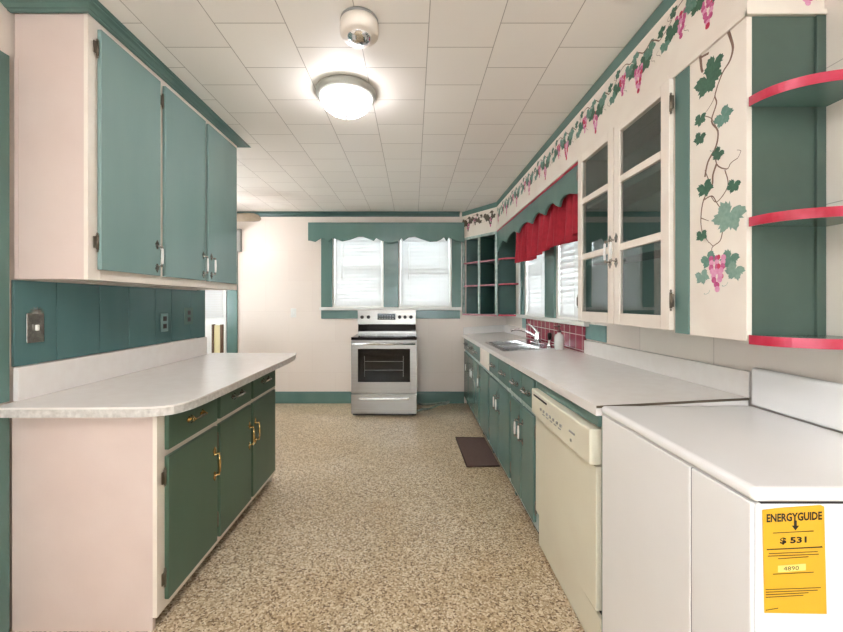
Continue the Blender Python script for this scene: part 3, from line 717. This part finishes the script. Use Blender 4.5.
# energy label on the near side
lx0, lx1, lz0, lz1 = .020,.139,.705,.913
lb = MB()
n = 12
fv = lambda u,v,w: (u, .005-w, v)
lb.prism([(lx0,lz1-.006),(lx0+.004,lz0+.002),(lx1+.006,lz0),(lx1+.001,lz1+.001),(lx1-.006,lz1+.004),(lx0+.03,lz1-.002)], 0, .0008, fv, 0)
lab = loc_build(lb,'energy_label','label',t,label='yellow energy guide label')
def text_mb(s_, size, bold=.0):
    cu = bpy.data.curves.new('txt','FONT'); cu.body = s_; cu.size = size; cu.offset = bold; cu.resolution_u = 2
    o = bpy.data.objects.new('txt', cu); col.objects.link(o)
    dg = bpy.context.evaluated_depsgraph_get(); me = bpy.data.meshes.new_from_object(o.evaluated_get(dg))
    vs = [tuple(v.co) for v in me.vertices]; fs = [tuple(p.vertices) for p in me.polygons]
    bpy.data.objects.remove(o); bpy.data.curves.remove(cu); bpy.data.meshes.remove(me)
    return vs, fs
def put_text(b, s_, cx, cz, width, height=None, bold=0, tilt=.05):
    vs, fs = text_mb(s_, 1, bold); xs_ = [v[0] for v in vs]; zs2 = [v[1] for v in vs]
    k = width/(max(xs_)-min(xs_)); kz = k if height is None else height/(max(zs2)-min(zs2))
    mx, mz = (max(xs_)+min(xs_))/2, (max(zs2)+min(zs2))/2
    b.add([(cx+(v[0]-mx)*k, .0039, cz+(v[1]-mz)*kz+(v[0]-mx)*k*tilt) for v in vs], fs)
cx = (lx0+lx1)/2+.002
b = MB(); put_text(b,'ENERGYGUIDE',cx,.894,.108,.0165,.035); loc_build(b,'headline','ink',lab,label='bold black ENERGYGUIDE headline')
b = MB(); 
b.prism([(cx+.002-.0025,.887),(cx+.002+.0025,.887),(cx+.002+.0025,.877),(cx+.002+.007,.877),(cx+.002,.868),(cx+.002-.007,.877),(cx+.002-.0025,.877)],-.0004,.0,lambda u,v,w:(u,.004+w,v)); loc_build(b,'arrow','ink',lab)
b = MB(); put_text(b,'$ 531',cx-.002,.848,.052,.014,.035); loc_build(b,'price_figure','ink',lab)
b = MB(); put_text(b,'4890',cx-.006,.794,.03,.008,.0); loc_build(b,'energy_figure','ink',lab)
b = MB()
f2 = lambda u,v,w:(u,.0041+w,v)
b.prism([(lx0+.008,.8295),(lx1-.002,.8345),(lx1-.004,.8375),(lx1-.008,.8365),(lx0+.008,.8312)],-.0004,0,f2)
for z,x0_,x1_ in ((.862,lx0+.02,lx1-.02),(.822,lx0+.012,lx1-.012),(.817,lx0+.01,lx1-.01),(.812,lx0+.03,lx1-.03),(.782,lx0+.02,lx1-.02),(.752,lx0+.006,lx1-.006),(.747,lx0+.006,lx1-.012),(.742,lx0+.006,lx1-.03),(.737,lx0+.006,lx1-.04),(.712,lx0+.006,lx0+.03)):
    b.prism([(x0_,z),(x1_,z+.004),(x1_,z+.0052),(x0_,z+.0012)],-.0004,0,f2)
loc_build(b,'small_print','ink',lab)
b = MB().prism([(lx0+.03,.786),(lx1-.035,.79),(lx1-.035,.803),(lx0+.03,.799)],-.0002,0,lambda u,v,w:(u,.0042+w,v)); loc_build(b,'figure_patch','labelw',lab)
t.rotation_euler = (0, ang, 0); t.location = (wx,wy,.0)

# ------------------------------------------------------------------ right wall cabinets
# glass-door cabinet
t = thing('glass_cabinet', (1.1,1.83,1.2), 'cream glass-door wall cabinet with six panes above the right worktop', 'cabinet')
g0,g1,gz0,gz1 = 1.425,2.228,1.205,SB-.002
b = MB().box(XF+.019,XW-.002,g0+.001,g0+.018,gz0,gz1).box(XF+.019,XW-.002,g1-.018,g1-.001,gz0,gz1).box(XF+.019,XW-.002,g0+.018,g1-.018,gz0,gz0+.018).box(XF+.019,XW-.002,g0+.018,g1-.018,gz1-.018,gz1).box(XW-.01,XW-.002,g0+.018,g1-.018,gz0+.018,gz1-.018)
b.build('carcass','teal',t)
MB().box(XF+.03,XW-.012,g0+.02,g1-.02,1.53,1.548).build('shelf','teal',t); MB().box(XF+.03,XW-.012,g0+.02,g1-.02,1.855,1.873).build('shelf','teal',t)
MB().box(XF+.001,XF+.018,g0,g0+.03,gz0,gz1).box(XF+.001,XF+.018,g1-.03,g1,gz0,gz1).box(XF+.001,XF+.018,g0+.03,g1-.03,gz1-.03,gz1).box(XF+.001,XF+.018,g0+.03,g1-.03,gz0,gz0+.03).box(XF+.001,XF+.018,1.81,1.85,gz0+.03,gz1-.03).build('face_frame','cream',t)
for i,(a,c) in enumerate(((1.432,1.827),(1.835,2.226))):
    z0,z1 = 1.208,2.158; st = .05; X0,X1 = XF-.02,XF-.001
    pz = [(1.262,1.555),(1.588,1.872),(1.905,2.115)]
    b = MB().box(X0,X1,a,a+st,z0,z1).box(X0,X1,c-st,c,z0,z1)
    for q0,q1 in ((z0,pz[0][0]),(pz[0][1],pz[1][0]),(pz[1][1],pz[2][0]),(pz[2][1],z1)): b.box(X0,X1,a+st,c-st,q0,q1)
    d = b.build('door','cream',t,.003)
    for q0,q1 in pz: MB().box(XF-.012,XF-.009,a+st,c-st,q0,q1).build('pane','glass',d)
    place('door_handle', PP, d, (X0-.0005,(c-.024 if i==0 else a+.024),1.56), RR)
    for hz in (1.32,2.06): place('hinge', HG, d, (X0+.004,(a-.004 if i==0 else c+.004),hz), RR)
# end cabinet: teal stile, painted panel, green back board, curved shelves
t = thing('corner_shelf', (1.1,1.25,1.2), 'open shelf end with grapevine-painted panel at the near end of the wall cabinets', 'shelf')
MB().box(XF-.003,XF+.016,1.353,1.424,1.198,SB-.002).build('stile','teal',t,.001)
pn = MB().box(XF,XF+.016,YE+.001,1.3525,1.197,SB-.002).build('painted_panel','cream',t,.001,label='cream panel painted with a grapevine')
MB().box(XF+.017,XW-.03,YE+.001,YE+.018,1.2,SB-.002).build('back_board','endgreen',t,label='dark green end board')
MB().box(XW-.029,XW-.002,YE-.006,YE+.018,1.2,SB-.002).build('corner_post','endgreen',t,.001)
def qshelf(z, full=False):
    b = MB(); r = XW-.002-XF; n = 18
    P = [(XW-.002,YE-.0065),(XF,YE-.0065)]
    for k in range(1,n+1):
        a = PI/2*k/n; P.append((XW-.002-r*math.cos(a)**.85, YE-.0065-.145*math.sin(a)**.85))
    s_ = MB().prism(P,z-.026,z,lambda u,v,w:(u,v,w)).build('shelf','teal',t)
    e = MB()
    for k in range(1,len(P)-1):
        (x0,y0),(x1,y1) = P[k],P[k+1]
        o = .0015; e.hexa([(x0-o,y0-o,z-.0265),(x1-o,y1-o,z-.0265),(x1,y1,z-.0265),(x0,y0,z-.0265)],[(x0-o,y0-o,z+.0005),(x1-o,y1-o,z+.0005),(x1,y1,z+.0005),(x0,y0,z+.0005)])
    e.build('red_edge','rededge',s_,label='worn red painted edge')
for z in (1.912,1.560): qshelf(z)
qshelf(1.216)
# wedge seen in the photograph as paler worn tip: the red edge material carries it

# far diagonal corner shelves
t = thing('corner_shelf', (1.0,4.75,1.15), 'teal open shelf unit set diagonally in the far right corner', 'shelf')
zb = 1.155; zt2 = SB-.002
A = Vector((.645,YB-.004)); B = Vector((XF+.002,4.474)); D = (B-A).normalized(); N = Vector((D.y,-D.x))  # N towards room?
if N.y > 0: N = -N
def diag(b,u0,u1,w0,w1,z0,z1):
    c = [A+D*u0-N*w0, A+D*u1-N*w0, A+D*u1-N*w1, A+D*u0-N*w1]
    b.hexa([(p.x,p.y,z0) for p in c],[(p.x,p.y,z1) for p in c]); return b
LD = (B-A).length
b = MB(); foot = [(A.x+.03,A.y),(B.x+.002,B.y+.03),(XW-.004,4.485),(XW-.004,YB-.004)]
for z0,z1 in ((zb+.001,zb+.018),(zt2-.016,zt2)): b.prism(foot,z0,z1,lambda u,v,w:(u,v,w))
b.box(XF+.03,XW-.003,4.474,4.484,zb,zt2).box(XW-.012,XW-.003,4.485,YB-.014,zb+.019,zt2-.017).box(.70,XW-.003,YB-.013,YB-.004,zb+.019,zt2-.017)
b.build('carcass','tealdark',t)
b = MB(); diag(b,0,.03,0,.02,zb,zt2); diag(b,LD-.03,LD,0,.02,zb,zt2); diag(b,LD/2-.014,LD/2+.014,0,.02,zb+.02,zt2-.03); diag(b,.03,LD-.03,0,.02,zt2-.03,zt2)
b.build('face_frame','worn',t)
b = MB(); diag(b,LD/2-.008,LD/2+.008,.021,.25,zb+.02,zt2-.018); b.build('divider','tealdark',t)
ft2 = [(A.x+.045,A.y-.012),(B.x+.004,B.y+.045),(XW-.014,4.487),(XW-.014,YB-.016)]
for z in (1.535,1.83):
    s_ = MB().prism(ft2,z-.016,z,lambda u,v,w:(u,v,w)).build('shelf','tealdark',t)
    for u0,u1 in ((.031,LD/2-.015),(LD/2+.015,LD-.031)):
        b = MB(); diag(b,u0,u1,.0,.014,z-.018,z+.001); b.build('shelf_edge','pinkedge',s_,label='faded pink shelf edge')
b = MB(); diag(b,.0,LD,-.002,.0,zb-.002,zb+.019); b.build('bottom_edge','pinkedge',t)
for z in (1.83,1.535,1.176):
    P = [(XW-.002,4.4735),(XF+.02,4.4735)] + [(XW-.002-(XW-XF-.022)*math.cos(PI/2*k/8), 4.4735-.16*math.sin(PI/2*k/8)) for k in range(1,9)]
    s_ = MB().prism(P,z-.016,z,lambda u,v,w:(u,v,w)).build('end_shelf','teal',t)
    e = MB()
    for k in range(1,len(P)-1):
        (x0,y0),(x1,y1) = P[k],P[k+1]; e.hexa([(x0-.002,y0-.002,z-.017),(x1-.002,y1-.002,z-.017),(x1,y1,z-.017),(x0,y0,z-.017)],[(x0-.002,y0-.002,z+.001),(x1-.002,y1-.002,z+.001),(x1,y1,z+.001),(x0,y0,z+.001)])
    e.build('shelf_edge','rededge',s_,label='red painted shelf edge')

# ------------------------------------------------------------------ painted grapevine (real flat paint, a hair proud of the board)
class Paint:
    def __init__(s, fn): s.b = MB(); s.fn = fn; s.k = 0
    def poly(s, pts, mi):
        s.k += 1; w = .0004+.00001*(s.k % 60)
        n = len(pts); cu = sum(p[0] for p in pts)/n; cv = sum(p[1] for p in pts)/n
        vs = [s.fn(cu,cv,w)]+[s.fn(u,v,w) for u,v in pts]
        s.b.add(vs,[(0,i+1,(i+1)%n+1) for i in range(n)],mi)
    def leaf(s, u, v, r, mi, rot=0, asp=1):
        lob = [(0,1.05),(14,.92),(26,.78),(38,.9),(55,1.08),(70,.95),(86,.78),(98,.88),(118,1.0),(136,.9),(152,.76),(168,.5),(180,.15)]
        pts = []
        for a,q in lob + [(-a,q) for a,q in lob[-2:0:-1]]:
            for da,dq in ((-4,.93),(3,1.05)):
                an = math.radians(a+da)+rot; rr = r*q*dq*(1+.06*R.uniform(-1,1))
                pts.append((u+rr*math.sin(an)*asp, v-rr*math.cos(an)))
        s.poly(pts, mi)
        # veins
        vm = {0:1,1:2,2:1,3:1}.get(mi,2)
        for a in (0,55,-55,118,-118):
            an = math.radians(a)+rot; q = .75
            p0 = (u,v); p1 = (u+r*q*math.sin(an)*asp, v-r*q*math.cos(an)); s.line([p0,p1], r*.035, vm)
    def line(s, pts, w, mi, w2=None):
        P = [Vector(p) for p in pts]
        if len(P) > 2: P = [Vector((q.x,q.y)) for q in smooth_path([(p.x,p.y,0) for p in P],4)]
        n = len(P); L = []; Rr = []
        for i,p in enumerate(P):
            d = (P[min(i+1,n-1)]-P[max(i-1,0)]); d = d.normalized() if d.length else Vector((1,0)); q = Vector((-d.y,d.x))
            ww = (w + ((w2 if w2 is not None else w)-w)*i/(n-1))
            L.append(p+q*ww); Rr.append(p-q*ww)
        s.k += 1; z = .0003+.00001*(s.k % 60)
        s.b.add([s.fn(p.x,p.y,z) for p in L+Rr],[(i,i+1,n+i+1,n+i) for i in range(n-1)],mi)
    def grapes(s, u, v, w, h, r, cols):
        rows = int(h/(r*1.35))
        for j in range(rows):
            f = j/max(rows-1,1); half = w*(1-f**1.5)*.5; m = max(1,int(half*2/(r*1.6))+1)
            for i in range(m):
                x = u+(0 if m==1 else -half+2*half*i/(m-1))+R.uniform(-.2,.2)*r; y = v-j*r*1.35+R.uniform(-.2,.2)*r
                s.poly([(x+r*math.cos(2*PI*k/9),y+r*math.sin(2*PI*k/9)) for k in range(9)], R.choice(cols))
    def build(s, parent, label): return s.b.build('painted_grapevine',['leafd','leafm','leafp','stem','grape','grapel','graper','leafb'],parent,label=label)

# near panel: read off in panel coordinates
pt = Paint(lambda u,v,w:(XF-w,u,v))
def Q(x,y): s_ = (x-413)/XF; return (380/s_, H+(303-y)/s_)
PXM = 1/310
for path,w,w2 in (([(727.5,29),(730.6,37.7),(733,48),(730,60.5),(723,72),(718,84.6)],.0042,.0016),([(718,84.6),(715,96),(716.6,103.5),(711.6,121),(718,131),(716,146.6),(708,162),(705,177)],.0018,.0028),
    ([(718,85),(713,101),(705,113.7)],.0014,.0006),([(700,51.6),(701.5,68),(703,72)],.0045,.003),([(709,53),(702,57),(700,60)],.003,.002),([(716,146.6),(716.6,164),(726.8,169),(731,163),(738,158)],.002,.0008),
    ([(716.6,164),(713,175),(712,186),(703.8,199.6),(701,218),(702.5,232),(709,242.6)],.003,.001),([(725,170),(728,186),(717,202),(711,196)],.0016,.001),([(701,218),(709,221)],.0014,.0006),([(704,200),(712,196),(717,203),(721,209)],.0018,.001),
    ([(722.6,232),(720,241),(712,248),(714,258)],.0016,.001),([(705,116),(712,119),(718,131)],.001,.001),([(712,186),(708,178),(705,170)],.002,.001),([(738,158),(741,151),(737,150)],.0007,.0005),([(709,242),(713,246)],.001,.001)):
    pt.line([Q(*p) for p in path],w*1.35,3,w2*1.35)
def lf(x,y,r,mi,rot=0): u,v = Q(x,y); s_ = (x-413)/XF; pt.leaf(u,v,r/s_,mi,rot,1.15)
for a in ((707.5,80,15,0,-.4),(714,64,11,0,.4),(700.5,118.7,7,0,.2),(700,137.7,7,0,.5),(723,116,10,1,-.6),(718.4,153,7,0,.9),(705,187.5,9,0,-.3),(734,185,7.5,0,.4),(729,215,17,2,.5),(701.7,235,6.5,0,0),(708.5,259,9,1,-.5),(730,258,10,1,.5),(702,276,8,2,-.3),(735,270,10,2,.6)): lf(*a)
u,v = Q(716.5,258); pt.grapes(u-.002,v,.05,.115,.0105,[4,5,5,4]);
for x,y in ((719,257),(719,266),(714,276),(722,276),(718,285)):
    u,v = Q(x,y); pt.poly([(u+.0065*math.cos(2*PI*k/12),v+.0085*math.sin(2*PI*k/12)) for k in range(12)],6)
for c_ in ((725,282),(707,290),(713,147)):
    pt.line([Q(c_[0]+3*math.cos(k),c_[1]+k*1.2+2*math.sin(k)) for k in (0,1,2,3,4)],.0006,2)
pt.build(pn,'green leaves, brown vine and pink grapes painted on the panel')
# soffit garland
def garland(pt, u0, u1, vb_, cols=(0,1,2), gr=(4,5,6,4), stemm=3, first=1.269):
    k = 0
    u = first
    while u-.1 < u1:
        def ok(a): return u0+.02 < a < u1-.02
        # stem wave
        sp = [(u+d,vb_+h) for d,h in ((-.14,.035),(-.09,.07),(-.04,.055),(0.01,.085),(.06,.07),(.1,.092),(.15,.085),(.2,.05),(.25,.035)) if ok(u+d)]
        if len(sp) > 2: pt.line(sp,.0026,stemm,.0018)
        if ok(u+.0): pt.grapes(u,vb_+.012,.046,.115,.0105,gr)
        if ok(u+.128): pt.grapes(u+.128,vb_+.05,.04,.1,.0098,gr)
        for d,h,r,mi,ro in ((-.048,.012,.034,cols[0],.5),(-.075,.045,.03,cols[1],-.4),(.045,.028,.03,cols[0],-.3),(.075,.05,.027,cols[1],.4),(.175,.025,.03,cols[0],.2),(.215,-.002,.024,cols[1],-.3),(.235,.06,.018,cols[0],2.2),(.02,.07,.02,cols[1],2.5),(.165,.085,.017,cols[0],1.9)):
            if u0+.03 < u+d < u1-.03: pt.leaf(u+d,vb_+h,r*1.2,mi,ro,1.15)
        for d,h in ((.1,-.01),(-.1,.0),(.19,.09),(.255,.0)):
            if ok(u+d) and ok(u+d+.02): pt.line([(u+d+.012*math.sin(q*1.3),vb_+h-.008*q) for q in range(5)],.0008,stemm)
        u += .39
pt = Paint(lambda u,v,w:(XF-w,u,v))
garland(pt, YE+.01, 4.46, H+1.012)
pt.build(sof,'grapevine garland painted along the soffit')
pt = Paint(lambda u,v,w:(A.x+D.x*u+N.x*(w+.006), A.y+D.y*u+N.y*(w+.006), v))
garland(pt, -.0, LD, H+1.012, (7,7,0), (7,4,7), 3, .12)
pt.build(sof,'brownish grapevine painted on the diagonal soffit')
pt = Paint(lambda u,v,w:(u,YE-.0005-w,v))
pt.grapes(1.165,2.232,.036,.06,.009,(4,5,4)); pt.leaf(1.20,2.225,.022,0,.4); pt.leaf(1.12,2.26,.03,1,-.3); pt.leaf(1.04,2.235,.02,4,.1); pt.leaf(1.19,2.27,.03,0,1.2)
pt.line([(1.0,2.27),(1.06,2.285),(1.12,2.275),(1.19,2.29),(1.225,2.28)],.0025,3)
pt.build(sof,'grapes painted on the soffit end')

# ------------------------------------------------------------------ stove
t = thing('stove', (-.334,4.6,0), 'stainless steel electric range with black oven window against the back wall', 'stove')
sx0, sx1 = -.713,.046; fy0 = 4.37
MB().box(sx0+.004,sx1-.004,fy0+.045,4.93,.05,.882).build('body','steel',t,.003)
MB().box(sx0,sx1,fy0+.004,4.90,.883,.915).build('cooktop','blackglass',t,.004,label='black glass cooktop')
MB().box(sx0+.002,sx1-.002,fy0+.022,fy0+.044,.872,.882).build('front_trim','steel',t,.002)
b = MB()
for (x,y,r) in ((-.53,4.55,.1),(-.15,4.55,.08),(-.53,4.77,.075),(-.15,4.77,.095)):
    b.lathe([(r,.0),(r,.0006),(r-.004,.0006),(r-.004,0)],(x,y,.9155),40)
b.build('burner_rings','greybox',t)
od = MB().box(sx0+.002,-.633,fy0,fy0+.044,.27,.868).box(-.034,sx1-.002,fy0,fy0+.044,.27,.868).box(-.633,-.034,fy0,fy0+.044,.27,.40).box(-.633,-.034,fy0,fy0+.044,.782,.868).build('oven_door','steel',t,.003)
MB().box(-.633,-.034,fy0+.003,fy0+.012,.40,.782).build('window_glass','blackglass',od)
b = MB().box(-.56,-.11,fy0+.0022,fy0+.0028,.635,.64).box(-.56,-.11,fy0+.0022,fy0+.0028,.535,.54)
b.box(-.56,-.556,fy0+.0022,fy0+.0028,.46,.7).box(-.114,-.11,fy0+.0022,fy0+.0028,.46,.7)
b.build('rack_lines','greybox',od)
b = MB().tube([(sx0+.02,fy0-.042,.843),(sx1-.02,fy0-.042,.843)],.013,14); b.build('door_handle','steelv',od)
for x in (sx0+.04,sx1-.04): MB().box(x-.012,x+.012,fy0-.04,fy0-.0005,.832,.854).build('handle_bracket','steelv',od,.003)
dw = MB().box(sx0+.002,sx1-.002,fy0,fy0+.044,.035,.258).build('storage_drawer','steel',t,.003)
MB().box(sx0+.09,sx1-.09,fy0-.008,fy0-.0005,.198,.222).build('drawer_grip','steelv',dw,.004)
MB().box(sx0+.006,sx1-.010,4.902,4.945,.884,1.035).build('backguard_glass','blackglass',t,.002)
MB().box(sx0+.006,sx1-.010,4.894,4.901,.916,.945).build('backguard_strip','steel',t,.002)
cp = MB().hexa([(sx0+.003,4.872,1.036),(sx1-.008,4.872,1.036),(sx1-.008,4.945,1.036),(sx0+.003,4.945,1.036)],[(sx0+.003,4.888,1.222),(sx1-.008,4.888,1.222),(sx1-.008,4.945,1.222),(sx0+.003,4.945,1.222)]).build('control_panel','steel',t,.004)
MB().box(-.455,-.225,4.873,4.877,1.095,1.175).build('display','blackglass',cp)
b = MB()
for k in range(6):
    for j in range(2): b.box(-.435+k*.034,-.42+k*.034,4.8712,4.8725,1.107+j*.032,1.117+j*.032)
b.build('display_marks','greybox',cp)
for px_ in (362,368.3,399.5,405,410.8):
    x = (px_-413)/78.2
    MB().lathe([(.0005,-.03),(.018,-.03),(.021,-.026),(.024,0),(.0005,0)],(x,4.8735,1.13),20,axis='y').build('knob','black',cp)
MB().box(sx0+.01,sx1-.01,fy0+.06,fy0+.08,.005,.05).build('toe_panel','black',t)
for x in (sx0+.05,sx1-.05):
    for y in (fy0+.09,4.88): MB().lathe([(.0005,0),(.02,0),(.02,.05),(.0005,.05)],(x,y,0),12).build('foot','black',t)
# hose behind the stove
b = MB().tube(smooth_path([(.055,4.56,.02),(.12,4.63,.014),(.2,4.66,.013),(.27,4.76,.013),(.34,4.84,.013),(.42,4.86,.02),(.46,4.89,.04),(.40,4.92,.02),(.25,4.88,.013),(.12,4.86,.013),(.056,4.88,.02)],8),.0125,8)
tag(b.build('floor_hose','cord'),'grey-green hose lying on the floor right of the stove','hose')
# mat
t = thing('floor_mat', (.55,3.35,0), 'brown rectangular mat on the floor in front of the sink cabinets', 'mat')
MB().hexa([(.43,3.03,.001),(.695,3.04,.001),(.69,3.67,.001),(.415,3.68,.001)],[(.43,3.03,.008),(.695,3.04,.008),(.69,3.67,.008),(.415,3.68,.008)]).build('pile','rug',t)
b = MB()
for p,q in (((.43,3.03),(.695,3.04)),((.415,3.68),(.69,3.67)),((.43,3.03),(.415,3.68))): b.tube([(p[0],p[1],.007),(q[0],q[1],.007)],.006,8)
b.build('binding','rugb',t)

# ------------------------------------------------------------------ ceiling fixtures
def ceiling_lamp(x,y,label,gm='frost'):
    t = thing('ceiling_light', (x,y,CE), label, 'lamp')
    MB().lathe([(.0005,-.001),(.165,-.001),(.167,-.02),(.158,-.036),(.142,-.044),(.0005,-.046)],(x,y,CE),40).build('ring','greyring',t)
    MB().lathe([(.142,-.045),(.140,-.06),(.126,-.085),(.096,-.108),(.058,-.124),(.025,-.131),(.0005,-.132)],(x,y,CE),40).build('glass_bowl',gm,t,label='lit frosted glass bowl')
    MB().lathe([(.0005,-.132),(.009,-.133),(.010,-.138),(.005,-.143),(.007,-.15),(.004,-.157),(.0005,-.158)],(x,y,CE),14).build('finial','chrome',t)
    return t
ceiling_lamp(-.376,2.14,'round frosted ceiling light, lit, beyond the smoke detector')
ceiling_lamp(-.3,-.35,'round frosted ceiling light added behind the viewpoint for fill, out of frame','frostb')  # unseen lamp, added to brighten the room
t = thing('smoke_detector', (-.226,1.60,CE), 'round cream smoke detector on the ceiling nearer than the lamp', 'detector')
MB().lathe([(.0005,-.001),(.078,-.001),(.08,-.012),(.0005,-.014)],(-.226,1.60,CE),36).build('base','greybox',t)
MB().lathe([(.0005,-.0145),(.079,-.0145),(.082,-.04),(.08,-.062),(.07,-.072),(.0005,-.074)],(-.226,1.60,CE),36).build('housing','cream',t)
MB().lathe([(.05,-.0745),(.045,-.083),(.02,-.092),(.0005,-.094)],(-.226,1.60,CE),24).build('sensor_cap','chrome',t)

# ------------------------------------------------------------------ light and camera
w = bpy.data.worlds.new('sky'); sc.world = w; w.use_nodes = True
bg = w.node_tree.nodes['Background']; bg.inputs[0].default_value = (.86,.93,1,1); bg.inputs[1].default_value = 4.2
cam = bpy.data.cameras.new('cam'); cam.sensor_width = 36; cam.lens = 36*380/843
cam.shift_x = 8.5/843; cam.shift_y = -13/843; cam.clip_start = .05
co = bpy.data.objects.new('camera', cam); col.objects.link(co); co.location = (0,0,H); co.rotation_euler = (PI/2,0,0)
sc.camera = co
vs_ = sc.view_settings; vs_.view_transform = 'Standard'; vs_.look = 'None'; vs_.gamma = 1; vs_.use_curve_mapping = False; vs_.exposure = 2.55
